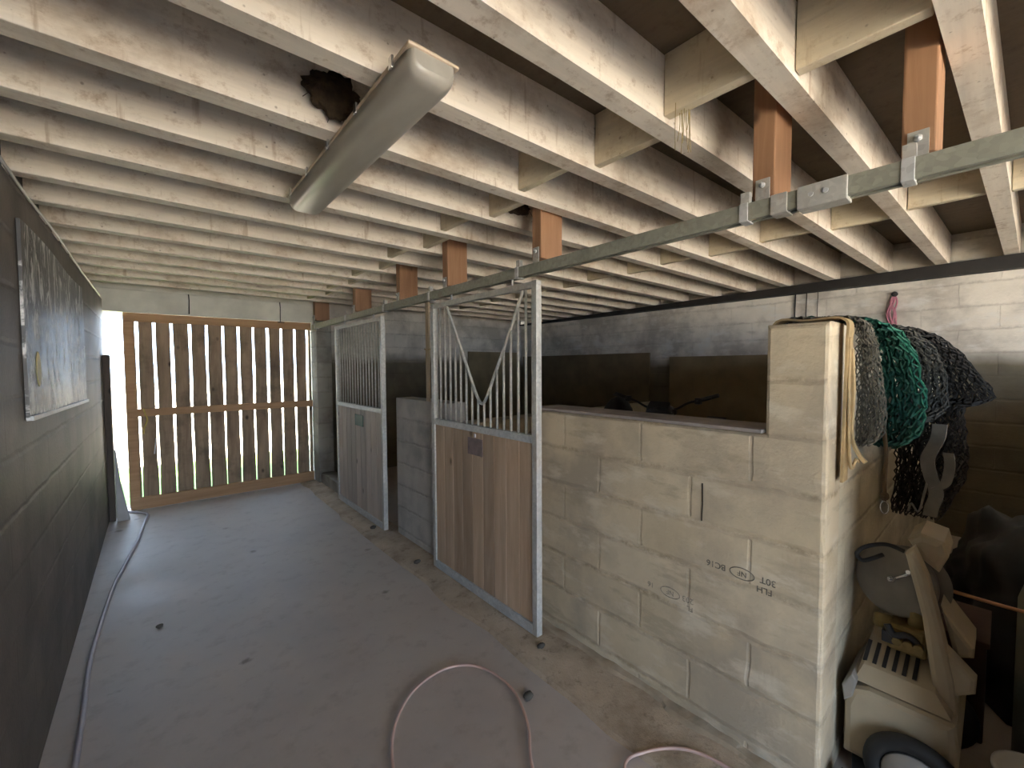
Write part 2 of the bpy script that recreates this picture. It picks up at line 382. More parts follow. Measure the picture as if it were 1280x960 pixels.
f = MB(); f.box((3.2, -6.6, 0), (5.65, -6.4, ZT)); struct('wall_rear', f, M['left'], 'block wall at the other end of the barn', 'wall')
# stall partition with its low ledge, divider whose end rises as a column
f = MB(); f.prism([(.40, 0), (1.90, 0), (1.90, 1.335), (.60, 1.335), (.60, 1.755), (.40, 1.755)], 'x', 1.80, 2.0, .014)
ws = struct('wall_stall', f, M['stall'], 'low concrete block stall wall with stamped blocks, rising to a column at its end', 'wall')
f = MB(); f.box((1.99, .402, 0), (5.65, .60, 1.752)); struct('wall_divider', f, M['divider'], 'concrete block divider running back from the column', 'wall')
f = MB(); f.box((1.74, 2.84, 0), (1.92, 3.74, 1.315), .006); struct('wall_between_doors', f, M['front'], 'short grey block wall between the two stall doors', 'wall')
f = MB(); f.box((1.93, 3.2, 0), (5.65, 3.40, 1.08), .006); struct('wall_stall_divider', f, M['divider'], 'low block wall dividing the two stalls', 'wall')
f = MB(); f.box((1.90, -1.05, 0), (5.65, -.85, 1.42), .006); struct('wall_near_blocker', f, M['divider'], 'added unseen low block wall shading the storage bay', 'wall')  # unseen wall added to keep low light out of the storage bay
f = MB(); f.box((1.74, -1.05, 0), (1.90, -.10, 1.42), .006); struct('wall_bay_blocker', f, M['front'], 'added unseen short block wall shading the front of the storage bay', 'wall')  # out of view, put in only to cut side light on the washer
f = MB(); f.box((1.72, 5.30, 0), (1.90, 6.10, .15), .01); struct('trim_sill', f, M['pier'], 'low concrete sill in the gap between far door and pier', 'sill')
f = MB()
rows = []
for k in range(60):
    y = .40 + 1.48 * k / 59; a = .5 + .5 * noise.noise(Vector((y * 5, 1, 2))); b_ = .5 + .5 * noise.noise(Vector((y * 9, 6, 2)))
    wd = .03 + .05 * a + (.02 if y < 1.0 else 0)
    rows.append([f.bm.verts.new(p) for p in ((1.802, y, .0), (1.802, y, .02 + .035 * b_), (1.80 - wd * .5, y, .024 + .012 * b_), (1.80 - wd, y, .012), (1.80 - wd, y, 0))])
for a, b_ in zip(rows[:-1], rows[1:]):
    for j in range(5): f.bm.faces.new((a[j], a[(j + 1) % 5], b_[(j + 1) % 5], b_[j]))
f.bm.faces.new(rows[0]); f.bm.faces.new(rows[-1][::-1])
struct('trim_mortar', f, M['mortar'], 'rough mortar fillet at the foot of the stall wall', 'fillet')
f = MB(); f.box((1.785, .605, 1.336), (2.01, 1.90, 1.352), .004); struct('trim_ledge', f, simple('ledge_grey', (.30, .26, .24), .8), 'grey mortar capping on the low stall wall', 'ledge')
# wall-top steel beam carrying the right ends of the joists
f = MB(); f.hexa([(5.58, -2.9, 2.415), (5.73, -2.9, 2.415), (5.73, 6.33, 2.415), (5.58, 6.33, 2.415), (5.58, -2.9, zb(5.6, -2.9) - .002), (5.73, -2.9, zb(5.6, -2.9) - .002), (5.73, 6.33, zb(5.7, 6.33) - .004), (5.58, 6.33, zb(5.7, 6.33) - .004)])
tag(f.build('steel_beam', M['black_steel']), 'black steel beam along the top of the limewashed wall', 'beam')
# ground outside
f = MB(); f.box((-14, 6.62, -.2), (16, 9.2, -.03)); struct('ground_grass', f, M['grass'], 'sunlit grass outside the gate', 'grass')
f = MB(); f.box((-14, -40, -.2), (16, -6.8, -.02)); f.box((-14, -6.8, -.2), (-.7, 6.62, -.02)); f.box((-14, 9.2, -.2), (16, 60, -.02)); struct('ground_yard', f, M['yard'], 'pale gravel yard', 'ground')

# ------------------------------------------------------------------ joists and bridging
yb0 = {-8: -2.71, -7: -2.29, -6: -1.875, -5: -1.46, -4: -1.04, -3: -.62, -2: -.205, -1: .205, 0: .622, 1: 1.031, 2: 1.458, 3: 1.893, 4: 2.30, 5: 2.715, 6: 3.16, 7: 3.59, 8: 4.022, 9: 4.447, 10: 4.857, 11: 5.25, 12: 5.66, 13: 6.07}
def yback(i, x): return yb0[i] - .0301 * x
ordn = ['nearest the slatted gate', 'second', 'third', 'fourth', 'fifth', 'sixth', 'seventh', 'eighth', 'ninth', 'tenth', 'eleventh', 'twelfth', 'thirteenth', 'fourteenth', 'fifteenth', 'sixteenth', 'seventeenth', 'eighteenth', 'nineteenth', 'twentieth', 'twenty-first', 'twenty-second']
JW = .085
XS = [-.515 + i * (5.735 + .515) / 12 for i in range(13)]
for i in sorted(yb0):
    f = MB()
    prev = None
    rings = []
    for k, x in enumerate(XS):
        yb = yback(i, x); z = zb(x, yb)
        jit = lambda q: .004 * noise.noise(Vector((x * 3.1, i * 7.7, q)))
        ring = [(x, yb - JW + jit(1), z + jit(2)), (x, yb + jit(3), z + jit(4)), (x, yb, ZT - .001), (x, yb - JW, ZT - .001)]
        rings.append([f.bm.verts.new(p) for p in ring])
    for a, b_ in zip(rings[:-1], rings[1:]):
        for j in range(4): f.bm.faces.new((a[j], a[(j + 1) % 4], b_[(j + 1) % 4], b_[j]))
    f.bm.faces.new(rings[0][::-1]); f.bm.faces.new(rings[-1])
    es = [e for e in f.bm.edges if all(abs(v.co.z - ZT) > .1 for v in e.verts) and abs(e.verts[0].co.x - e.verts[1].co.x) > .1]
    bmesh.ops.bevel(f.bm, geom=es, offset=.006, segments=2, profile=.5, affect='EDGES')
    o = f.build('ceiling_joist', M['joist'])
    r = 13 - i
    lab = 'limewashed ceiling joist nearest the slatted gate' if r == 0 else f'limewashed ceiling joist, {ordn[r]} counted from the slatted gate'
    tag(o, lab, 'joist', 'limewashed ceiling joists')
def bridging(i, xx, line):
    """short board closing the bay between joist i and i+1"""
    y0 = yback(i, xx) + .004; y1 = yback(i + 1, xx) - JW - .004
    z = max(zb(xx, y0), zb(xx, y1)) + .012
    f = MB(); f.box((xx, y0, z), (xx + .045, y1, ZT - .003), .004)
    r = 13 - (i + 1)
    a = 'lintel-side' if r == 0 else ordn[r]
    tag(f.build('bridging_board', M['bridge']), f'pale bridging board {line}, in the {"first" if r == 0 else ordn[r]} bay from the gate', 'bridging board', 'bridging boards between the joists')
stag = [1.655, 1.55, 1.632, 1.545]
for n_, i in enumerate(range(-1, 13)):
    bridging(i, stag[n_ % 2] if i > 0 else (1.66 if i == -1 else 1.55), 'above the sliding rail')
for n_, i in enumerate(range(-2, 13)):
    bridging(i, 3.60 if n_ % 2 else 3.68, 'above the stalls')

# ------------------------------------------------------------------ hangers, rail
hang = [(1.85, .158, 2.262, 'at the open storage end'), (1.85, .60, 2.262, 'second from the storage end'), (1.83, 1.868, 2.268, 'above the near stall door'),
        (1.82, 2.925, 2.255, 'above the wall between the doors'), (1.82, 3.785, 2.25, 'third from the gate'), (1.77, 4.815, 2.245, 'above the far stall door'), (1.71, 6.165, 2.252, 'beside the gate lintel')]
for k, (x, y, z, w) in enumerate(hang):
    t = thing('hanger_block', (x + .045, y + .04, z), f'orange-brown timber hanger block {w}', 'timber block', 'timber blocks holding up the sliding rail')
    f = MB(); f.box((x, y, z), (x + .19, y + .08, ZT - .004), .005); f.build('timber', M['hanger'], t)
    f = MB()
    f.box((1.688, y + .02, 2.193), (x + .06, y + .06, 2.199)); f.box((1.675, y + .025, 2.193), (1.70, y + .055, 2.235))
    f.box((x - .007, y + .015, 2.193), (x - .001, y + .065, z + .07)); f.build('bracket', M['galvr'], t)
    f = MB(); f.lathe([(.011, 0), (.011, .012), (.005, .012), (.005, .02)], rot_to((-1, 0, 0), (x - .007, y + .04, z + .045)), 6); f.build('bolt', M['galv'], t)
rt = thing('sliding_rail', (1.69, 2, 2.16), 'dull zinc sliding rail running under the joists above the stall doors', 'rail')
f = MB()
for (x0, x1, z0, z1) in ((1.665, 1.669, 2.13, 2.19), (1.713, 1.717, 2.13, 2.19), (1.669, 1.713, 2.186, 2.19), (1.669, 1.682, 2.13, 2.134), (1.70, 1.713, 2.13, 2.134)):
    f.box((x0, -2.4, z0), (x1, 6.09, z1))
f.build('channel', M['rail'], rt)
for y in (.158, .60, 1.868, 2.925, 3.785, 4.815, 6.0):
    f = MB(); f.box((1.661, y + .025, 2.126), (1.721, y + .055, 2.193), .002); f.build('clamp', M['galv'], rt)
f = MB(); f.box((1.657, .335, 2.12), (1.725, .47, 2.194), .003); s_ = f.build('splice_sleeve', M['galvr'], rt)
f = MB(); f.box((1.659, .50, 2.125), (1.723, .55, 2.193), .002); f.build('clamp', M['galvr'], rt)
for y in (.39, .43):
    f = MB(); f.lathe([(.008, 0), (.008, .008)], rot_to((-1, 0, 0), (1.658, y, 2.16)), 6); f.build('bolt', M['galv'], s_)

# ------------------------------------------------------------------ stall doors
def stall_door(y0, y1, style, wm, label):
    t = thing('stall_door', (1.68, (y0 + y1) / 2, .015), label, 'stall door', 'sliding stall doors')
    X0, X1 = 1.655, 1.697; H = 2.09; B = .02; P = .042
    f = MB()
    f.box((X0, y0, B), (X1, y0 + P, H), .003); f.box((X0, y1 - P, B), (X1, y1, H), .003)
    f.build('stile', M['galvr'], t)
    f = MB(); f.box((X0 + .004, y0 + P, H - .038), (X1 - .004, y1 - P, H - .002), .002); f.build('top_rail', M['bar'], t)
    f = MB(); f.box((X0, y0 + P, 1.155), (X1, y1 - P, 1.20), .002); f.build('middle_rail', M['galv'], t)
    f = MB(); f.box((X0, y0 + P, B), (X1, y1 - P, B + .06), .002); f.build('bottom_rail', M['galv'], t)
    f = MB(); n = 9; w = (y1 - y0 - 2 * P) / n
    for k in range(n): f.box((X0 + .010, y0 + P + k * w + .0018, B + .061), (X1 - .008, y0 + P + (k + 1) * w - .0018, 1.154), .004)
    f.build('plank_panel', wm, t)
    xm = (X0 + X1) / 2; nb = 15; L = y1 - y0 - 2 * P
    yc = (y0 + y1) / 2 - .02
    if style == 'v':
        arm = spline([(xm, 2.715, H - .04), (xm, 2.56, 1.79), (xm, 2.40, 1.51), (xm, 2.335, 1.40), (xm, 2.28, 1.352), (xm, 2.225, 1.40), (xm, 2.15, 1.53), (xm, 2.0, 1.79), (xm, 1.862, H - .04)], 6)
        f = MB(); f.tube(arm, .0105, 8); f.build('feed_opening', M['bar'], t)
        def top(y):
            if y < 1.862 or y > 2.715: return H - .039
            best = H
            for a, b_ in zip(arm[:-1], arm[1:]):
                lo, hi = sorted((a.y, b_.y))
                if lo <= y <= hi and hi > lo: best = min(best, a.z + (b_.z - a.z) * (y - a.y) / (b_.y - a.y))
            return best
    else: top = lambda y: H - .039
    for k in range(nb):
        y = y0 + P + L * (k + 1) / (nb + 1)
        f = MB(); f.tube([(xm, y, 1.199), (xm, y, top(y))], .0085, 8); f.build('bar', M['bar'], t)
    for y in (y0 + .25, y1 - .25):     # trolley hangers into the rail
        f = MB(); f.tube([(1.691, y, H - .003), (1.691, y, 2.15)], .007, 8); f.box((1.676, y - .02, H - .002), (1.696, y + .02, H + .006)); f.build('roller_hanger', M['galv'], t)
    return t
d2 = stall_door(1.728, 2.92, 'v', M['door_wood'], 'near galvanised stall door with a V-shaped opening in its bars')
f = MB(); f.box((1.659, 2.26, .995), (1.6645, 2.43, 1.112), .001); f.build('name_plate', M['mauve_plate'], d2)
f = MB(); f.box((1.656, 2.335, 1.118), (1.6645, 2.352, 1.143), .002); f.build('latch', M['white'], d2)
d1 = stall_door(3.86, 5.20, 'grid', M['door_wood_grey'], 'far galvanised stall door with a full grille and small green plate')
f = MB(); f.box((1.659, 4.37, .975), (1.6645, 4.60, 1.095), .001); pl = f.build('name_plate', M['green_plate'], d1); pl['label'] = 'dark green plate'

f = MB(); pts = [(1.735, 3.10, 2.125), (1.732, 3.10, 1.95), (1.737, 3.095, 1.62), (1.735, 3.09, 1.40)]
t = thing('wooden_batten', (1.735, 3.10, 1.33), 'pale wooden batten standing upright between the two stall doors', 'batten')
f = MB(); f.box((1.722, 3.075, 1.317), (1.738, 3.125, 2.20), .003); f.build('wood', M['pale_batten'], t)
f = MB(); f.tube(spline([(1.716, 3.1, 1.74), (1.715, 3.13, 1.75), (1.73, 3.14, 1.75), (1.744, 3.1, 1.74), (1.73, 3.065, 1.75), (1.715, 3.07, 1.74)], 5), .004, 6); f.tube([(1.714, 3.1, 1.74), (1.712, 3.105, 1.62)], .003, 6); f.build('twine', M['tan'], t)

# ------------------------------------------------------------------ slatted gate
g = thing('slatted_gate', (.75, 6.32, .02), 'brown slatted timber gate with daylight between its boards', 'gate')
gaps = [-.134, .02, .174, .341, .505, .672, .832, .995, 1.159, 1.32, 1.488, 1.647]
edges = [-.245] + gaps + [1.69]
for k in range(len(edges) - 1):
    a, b_ = edges[k], edges[k + 1]
    gl = .0 if k == 0 else random.uniform(.012, .019); gr = .0 if k == len(edges) - 2 else random.uniform(.012, .019)
    f = MB(); n = 22; L = []; R = []
    for j in range(n + 1):
        z = .03 + (2.20 - .03) * j / n
        nar = 1.0 if z > 1.1 else .75 if z > .5 else .45
        L.append((a + gl * nar + .006 * noise.noise(Vector((z * 2.2, k * 5.3, 1))), z)); R.append((b_ - gr * nar + .006 * noise.noise(Vector((z * 2.4, k * 5.3 + 2.6, 4))), z))
    f.prism(L + R[::-1], 'y', 6.345, 6.367); f.build('plank', M['gate_wood'], g)
for z0, z1 in ((2.125, 2.221), (1.06, 1.145), (.003, .14)):
    f = MB(); f.box((-.24, 6.312, z0), (1.69, 6.344, z1), .003); f.build('rail', M['gate_rail'], g)
f = MB(); f.box((-.245, 6.316, .141), (-.155, 6.344, 1.059), .003); f.box((-.245, 6.316, 1.146), (-.155, 6.344, 2.124), .003); st = f.build('stile', M['gate_rail'], g); st['label'] = 'lighter edge board'
f = MB(); f.tube(spline([(-.10, 6.305, 1.15), (-.085, 6.302, 1.08), (-.07, 6.303, 1.02), (-.10, 6.304, .92), (-.105, 6.304, .86)], 5), .007, 6); f.build('twine', M['twine_yellow'], g)
f = MB(); f.tube(spline([(.0, 6.335, .80), (-.012, 6.33, .70), (-.02, 6.33, .62)], 5), .006, 6); f.build('string', M['white'], g)
for x, z, w in ((.34, 2.25, 'left of the gate middle'), (1.30, 2.215, 'right of the gate middle')):
    f = MB(); f.tube([(x, 6.265, z - .01), (x + .004, 6.262, 2.40), (x, 6.265, 2.47)], .005, 6)
    if x > 1: f.tube([(x - .03, 6.265, z - .01), (x + .05, 6.265, z - .01)], .006, 6)
    tag(f.build('hanging_wire', M['black_steel']), f'thin dark wire hanging over the lintel, {w}', 'wire', 'wires over the lintel')
f = MB(); f.box((-.398, 6.02, 0), (-.345, 6.14, 1.745), .006); tag(f.build('timber_post', M['dark_timber']), 'dark timber post at the end of the aisle wall beside the bright gap', 'post')
f = MB(); f.prism([(-.337, .0), (-.235, .0), (-.25, .08), (-.30, .42), (-.325, .74), (-.337, .76)], 'y', 5.98, 6.03, .006)
tag(f.build('leaning_board', M['white_board']), 'pale tapering board leaning against the dark post by the gate', 'board')

# ------------------------------------------------------------------ left wall things
t = thing('metal_sheet', (-.39, 3.5, 1.36), 'dark shiny metal sheet smeared with white, fixed to the dirty aisle wall', 'metal sheet')
f = MB(); n = 12
rows = []
for j in range(n + 1):
    y = 2.56 + (4.46 - 2.56) * j / n
    lo = 1.395 - .037 * j / n; bow = .012 + .008 * math.sin(j / n * PI * 2)
    rows.append([(-.398 + bow, y, lo), (-.398 + bow + .006 * noise.noise(Vector((y, 2, 0))), y, 1.8), (-.398 + bow, y, 2.20), (-.398, y, 2.20), (-.398, y, lo)])
V = [[f.bm.verts.new(p) for p in r] for r in rows]
for a, b_ in zip(V[:-1], V[1:]):
    for j in range(5): f.bm.faces.new((a[j], b_[j], b_[(j + 1) % 5], a[(j + 1) % 5]))
f.bm.faces.new(V[0]); f.bm.faces.new(V[-1][::-1])
f.build('sheet', M['sheet'], t)
f = MB(); f.box((-.398, 2.56, 1.372), (-.375, 4.46, 1.392), .002, Matrix.Translation((0, 3.5, 1.38)) @ Matrix.Rotation(math.radians(-1.1), 4, 'X') @ Matrix.Translation((0, -3.5, -1.38))); f.build('edge_strip', M['galv'], t)
f = MB(); f.lathe([(.0, 0), (.06, 0), (.055, .003), (.0, .003)][1:3], Matrix.Translation((-.3825, 2.74, 1.60)) @ Matrix.Diagonal((1, .75, 1.3, 1)) @ rot_to((1, 0, 0), (0, 0, 0)), 20); sp = f.build('spot', M['ochre'], t); sp['label'] = 'yellowish oval spot'
f = MB(); pts = [(-.393, y, 2.352 + .006 * math.sin(y * 4) - (.012 if 4.4 < y < 5.6 else 0)) for y in [x * .2 for x in range(-10, 31)]]
f.tube(pts, .006, 8); tag(f.build('hanging_cable', simple('grey_white_cable', (.5, .49, .46), .5, 0, .05, 8, 0)), 'pale cable running along the top of the dirty aisle wall', 'cable')

# ------------------------------------------------------------------ lamp
t = thing('ceiling_lamp', (.685, 1.81, 2.45), 'long grey fluorescent batten lamp hanging under the joists', 'lamp')
y0, y1 = 1.14, 2.60; xc = .675; W = .082
def prof(w0, zt_, zb_, r, k=6):
    P = [(xc - w0, zt_), (xc + w0, zt_)]
    for j in range(k + 1):
        a = -PI / 2 * j / k; P.append((xc + w0 - r + r * math.cos(a), zb_ + r + r * math.sin(a)))
    for j in range(k + 1):
        a = -PI / 2 - PI / 2 * j / k; P.append((xc - w0 + r + r * math.cos(a), zb_ + r + r * math.sin(a)))
    return P
def lamp_shell(P, y0, y1, end):
    f = MB(); secs = [(y0, .80, .62), (y0 + end * .15, .90, .82), (y0 + end * .5, .97, .95), (y0 + end, 1, 1), (y1 - end, 1, 1), (y1 - end * .5, .97, .95), (y1 - end * .15, .90, .82), (y1, .80, .62)]
    zt_ = P[0][1]; R = []
    for y, k, kz in secs: R.append([f.bm.verts.new((xc + (x - xc) * k, y, zt_ + (z - zt_) * kz)) for x, z in P])
    for a, b_ in zip(R[:-1], R[1:]):
        for j in range(len(P)):
            q = f.bm.faces.new((a[j], a[(j + 1) % len(P)], b_[(j + 1) % len(P)], b_[j])); q.smooth = True
    f.bm.faces.new(R[0]); f.bm.faces.new(R[-1][::-1]); return f
lamp_shell(prof(W, 2.535, 2.462, .045), y0 + .006, y1 - .006, .05).build('diffuser', M['acrylic'], t)
f = MB(); f.box((xc - W - .006, y0, 2.534), (xc + W + .006, y1, 2.547), .006); f.box((xc - .055, y0 + .02, 2.545), (xc + .055, y1 - .02, 2.553)); f.build('base_tray', M['lamp_base'], t)
for y in (1.25, 1.55, 1.87, 2.19, 2.49):
    for s in (-1, 1):
        f = MB(); f.box((xc + s * (W + .010) - .004, y - .012, 2.515), (xc + s * (W + .010) + .004, y + .012, 2.553), .002); f.build('clip', M['chrome'], t)

# ------------------------------------------------------------------ nests, hay wisps, wires on the right wall
def nest(c, r, seed, label):
    f = MB(); f.blob(c, r, .35, 3, 4, seed)
    for k in range(26):
        a = random.uniform(0, 2 * PI); p = Vector((c[0] + r[0] * .9 * math.cos(a), c[1] - r[1] * .3, c[2] + r[2] * .8 * math.sin(a)))
        f.tube([p, p + Vector((random.uniform(-.04, .04), random.uniform(-.02, .0), random.uniform(-.06, .02)))], .0015, 4)
    tag(f.build('bird_nest', M['nest'], None, True), label, 'nest')
nest((.575, yback(3, .575) - JW - .035, 2.675), (.10, .032, .085), 3, 'dark brown nest stuck on a joist beside the lamp')
nest((1.85, yback(4, 1.85) - JW - .04, 2.655), (.10, .035, .05), 5, 'small dark nest stuck on a joist behind the bridging board')
f = MB()
for k in range(9):
    x = 1.57 + random.uniform(-.03, .05); y = .83 + random.uniform(-.02, .02); z = 2.575
    f.tube(spline([(x, y, z + .03), (x + random.uniform(-.01, .01), y, z - .04), (x + random.uniform(-.02, .02), y, z - random.uniform(.08, .2))], 4), .0014, 4)
tag(f.build('hanging_straw', M['straw']), 'wisp of straw dangling below a joist near the rail', 'straw')
for y, z0, r, w in ((1.588, 1.72, .006, 'thickest, farthest from the column'), (1.479, 1.75, .0045, 'middle one of three'), (1.373, 1.78, .003, 'thinnest, closest to the column')):
    f = MB(); f.tube([(5.636, y, 2.413), (5.634, y + .004, 2.2), (5.637, y, z0)], r, 6)
    tag(f.build('wall_wire', M['black_steel']), f'dark wire hanging down the limewashed wall, {w}', 'wire', 'wires on the limewashed wall')
t = thing('hanging_twine', (5.63, .75, 2.3), 'tangle of pink twine hanging on the limewashed wall above the nets', 'twine')
f = MB()
for k in range(6):
    f.tube(spline([(5.625, .735 + random.uniform(-.01, .01), 2.29), (5.62, .74 + random.uniform(-.03, .03), 2.22), (5.625, .755 + random.uniform(-.04, .04), 2.12), (5.625, .75 + random.uniform(-.04, .04), 2.0)], 5), .007, 6)
f.build('strand', M['pink'], t)
f = MB(); f.tube([(5.648, .735, 2.30), (5.61, .735, 2.31)], .006, 6); f.blob((5.62, .735, 2.30), (.02, .025, .025), .2); f.build('nail', M['black_steel'], t)

# ------------------------------------------------------------------ plywood lining boards in the stalls
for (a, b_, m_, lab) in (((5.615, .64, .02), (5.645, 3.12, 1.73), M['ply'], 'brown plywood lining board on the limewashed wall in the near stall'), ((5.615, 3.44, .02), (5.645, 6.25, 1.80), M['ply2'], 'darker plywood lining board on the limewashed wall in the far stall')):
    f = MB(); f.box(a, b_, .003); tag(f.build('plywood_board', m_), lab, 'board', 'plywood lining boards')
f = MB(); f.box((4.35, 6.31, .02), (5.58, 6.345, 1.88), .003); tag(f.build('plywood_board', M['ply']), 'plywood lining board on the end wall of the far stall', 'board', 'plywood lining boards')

# ------------------------------------------------------------------ stamps and crack on the stall wall
def stamp(y_c, z_c, h, m_, items, name):
    """upside-down lettering on the x=1.8 face; +x of the text runs towards +y after turning round"""
    base = Matrix.Translation((1.7992, y_c, z_c)) @ Matrix(((0, 0, -1, 0), (-1, 0, 0, 0), (0, 1, 0, 0), (0, 0, 0, 1))) @ Matrix.Rotation(PI, 4, 'Z')
    bm = bmesh.new()
    for txt, u, v, sz in items:
        cu = bpy.data.curves.new('lettering', 'FONT'); cu.body = txt; cu.size = sz; cu.align_x = 'CENTER'; cu.align_y = 'CENTER'; cu.extrude = .0004; cu.offset = .0004
        ob = bpy.data.objects.new('lettering', cu); me = bpy.data.meshes.new_from_object(ob)
        b2 = bmesh.new(); b2.from_mesh(me); bmesh.ops.transform(b2, matrix=base @ Matrix.Translation((u, v, 0)), verts=b2.verts)
        m2 = bpy.data.meshes.new('tmp'); b2.to_mesh(m2); bm.from_mesh(m2); b2.free()
        bpy.data.objects.remove(ob); bpy.data.meshes.remove(m2)
    f = MB(); f.bm.free(); f.bm = bm
    ring = [base @ Vector((.047 * math.cos(a), .023 * math.sin(a), .0002)) for a in [2 * PI * k / 40 for k in range(40)]]
    f.tube(ring, .0018, 6, True)
    return f.build(name, m_, ws)
stamp(.674, .752, 0, M['ink'], [('NF', 0, 0, .030), ('BC16', .104, 0, .036), ('30T', -.095, -.004, .036), ('FLH', -.083, .036, .034)], 'stamp_lettering')
stamp(.985, .545, 0, M['ink_faded'], [('NF', 0, 0, .030), ('203', -.085, -.002, .036), ('FL', -.095, .035, .03), ('16', .10, 0, .034)], 'stamp_lettering')
f = MB(); f.tube([(1.8005, .842, .925), (1.8005, .839, 1.0), (1.8005, .841, 1.09)], .0035, 6); f.build('crack', M['crack'], ws)

# ------------------------------------------------------------------ hoses on the floor
pts = spline([(-.33, 6.75, .0), (-.30, 6.45, .02), (-.27, 6.30, .014), (-.16, 6.17, .012), (-.095, 6.02, .012), (-.115, 5.75, .012), (-.165, 5.11, .012), (-.235, 4.5, .012), (-.275, 4.1, .012), (-.31, 3.26, .012), (-.295, 2.7, .012), (-.285, 2.3, .012), (-.27, 1.8, .012), (-.2, 1.2, .012)], 10)
f = MB(); f.tube(pts, .0115, 10); tag(f.build('garden_hose', M['hose_grey'], None, True), 'lilac-grey hose running along the floor beside the aisle wall', 'hose')
pts = spline([(.60, .95, .013), (.615, 1.2, .013), (.665, 1.5, .013), (.765, 1.71, .013), (.93, 1.845, .013), (1.13, 1.868, .013), (1.265, 1.765, .013), (1.30, 1.55, .013), (1.225, 1.345, .013), (1.10, 1.18, .013), (1.0, .95, .013), (1.1, .72, .014), (1.25, .80, .013), (1.38, .94, .013), (1.50, .915, .013), (1.61, .825, .022), (1.665, .70, .022), (1.66, .5, .024), (1.5, .3, .024), (1.2, .2, .013)], 10)
f = MB(); f.tube(pts, .0065, 10); tag(f.build('coiled_hose', M['hose_pink'], None, True), 'pinkish hose lying in wide loops on the floor before the low wall', 'hose')

# debris on the floor: stones and clods, one by one
for k, (x, y, r, w) in enumerate(((1.62, 1.66, .018, 'by the foot of the near stall door'), (1.58, 3.05, .02, 'below the wall between the doors'), (1.60, 4.0, .022, 'in front of the far stall door'), (-.02, 3.35, .014, 'alone in the middle of the aisle'), (1.33, 1.45, .02, 'beside the hose loop'))):
    f = MB(); f.blob((x, y, (.012 if x > 1.5 else 0) + r * .7), (r * 1.4, r, r * .8), .3, 3, 2, k)
    tag(f.build('clod', M['stone'], None, True), f'small dark clod of dirt {w}', 'clod', 'clods of dirt on the floor')

# ------------------------------------------------------------------ nets draped over the divider
def net(name, prof_, x0, x1, cell, thick, m_, layers, label, squeeze=.0, seed=0, taper=None, inner=.12, m_in=None, th_in=None):
    P = spline([(0, a, b_) for a, b_ in prof_], 8)
    # arc length table
    S = [0]
    for a, b_ in zip(P[:-1], P[1:]): S.append(S[-1] + (b_ - a).length)
    def at(s):
        s = max(0, min(s, S[-1] - 1e-6))
        for k in range(len(S) - 1):
            if S[k] <= s <= S[k + 1]:
                t = (s - S[k]) / (S[k + 1] - S[k] + 1e-9); return P[k].lerp(P[k + 1], t)
    t = thing(name, ((x0 + x1) / 2, .35, 1.3), label, 'net', 'nets over the divider wall')
    for L in range(layers):
        bm = bmesh.new(); nv = int(S[-1] / cell * 1.15); nu = max(3, int((x1 - x0) / cell * (1.5 + squeeze)))
        V = {}
        sh = 1 - (1 - inner) * L / max(1, layers - 1)
        for i in range(nu + 1):
            for j in range(nv * 2 + 1):
                if (i + j) % 2: continue
                s = S[-1] * j / (nv * 2); p = at(s); u = i / nu
                nz = Vector((i * .7 + seed, j * .35, L * 3.1))
                q = noise.noise_vector(nz)
                x = x0 + (x1 - x0) * u + q.x * cell * .45
                y = p.y + q.y * cell * .35; z = p.z + q.z * cell * .3
                if taper: x = taper(x, z)
                if p.y < .37: y = .375 - (.375 - p.y) * sh * (1 - .10 * (2 * u - 1) ** 2) + q.y * cell * .3; y = min(y, .385)
                else: y = y if y > .61 or z > 1.765 else p.y; z = max(z, 1.772 + (.0035 * L)) if .39 < p.y < .61 and p.z > 1.7 else z
                if y > .395 and y < .605: z = max(z, 1.772)
                V[i, j] = bm.verts.new((x, y, z))
        for i in range(1, nu):
            for j in range(1, nv * 2):
                if (i + j) % 2:
                    c = [V.get((i - 1, j)), V.get((i, j + 1)), V.get((i + 1, j)), V.get((i, j - 1))]
                    if all(c): bm.faces.new(c)
        me = bpy.data.meshes.new('netting'); bm.to_mesh(me); bm.free(); me.materials.append(m_in if m_in and L else m_)
        o = bpy.data.objects.new('netting', me); C.objects.link(o); o.parent = t; o.matrix_parent_inverse = Matrix.Translation(-Vector(t.location))
        w = o.modifiers.new('w', 'WIREFRAME'); w.thickness = th_in if th_in and L else thick; w.use_even_offset = False; w.use_replace = True
    return t
net('hay_net', [(.64, 1.5), (.63, 1.77), (.5, 1.79), (.37, 1.775), (.335, 1.70), (.310, 1.55), (.295, 1.42), (.305, 1.33), (.34, 1.285)], 2.035, 2.20, .034, .005, M['grey_net'], 6, 'grey-brown hay net on the divider wall beside the tan strap', seed=1)
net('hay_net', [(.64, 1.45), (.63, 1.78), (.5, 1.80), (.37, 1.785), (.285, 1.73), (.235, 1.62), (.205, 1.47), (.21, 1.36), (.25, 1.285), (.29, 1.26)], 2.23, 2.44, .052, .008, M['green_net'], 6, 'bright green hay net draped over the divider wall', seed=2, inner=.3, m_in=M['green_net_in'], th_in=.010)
net('hay_net', [(.64, 1.5), (.63, 1.78), (.5, 1.80), (.37, 1.785), (.27, 1.75), (.19, 1.64), (.16, 1.5), (.17, 1.39), (.25, 1.34)], 2.50, 2.70, .04, .006, M['dark_net'], 7, 'dark grey hay net between the green and the black net', seed=3, inner=.3)
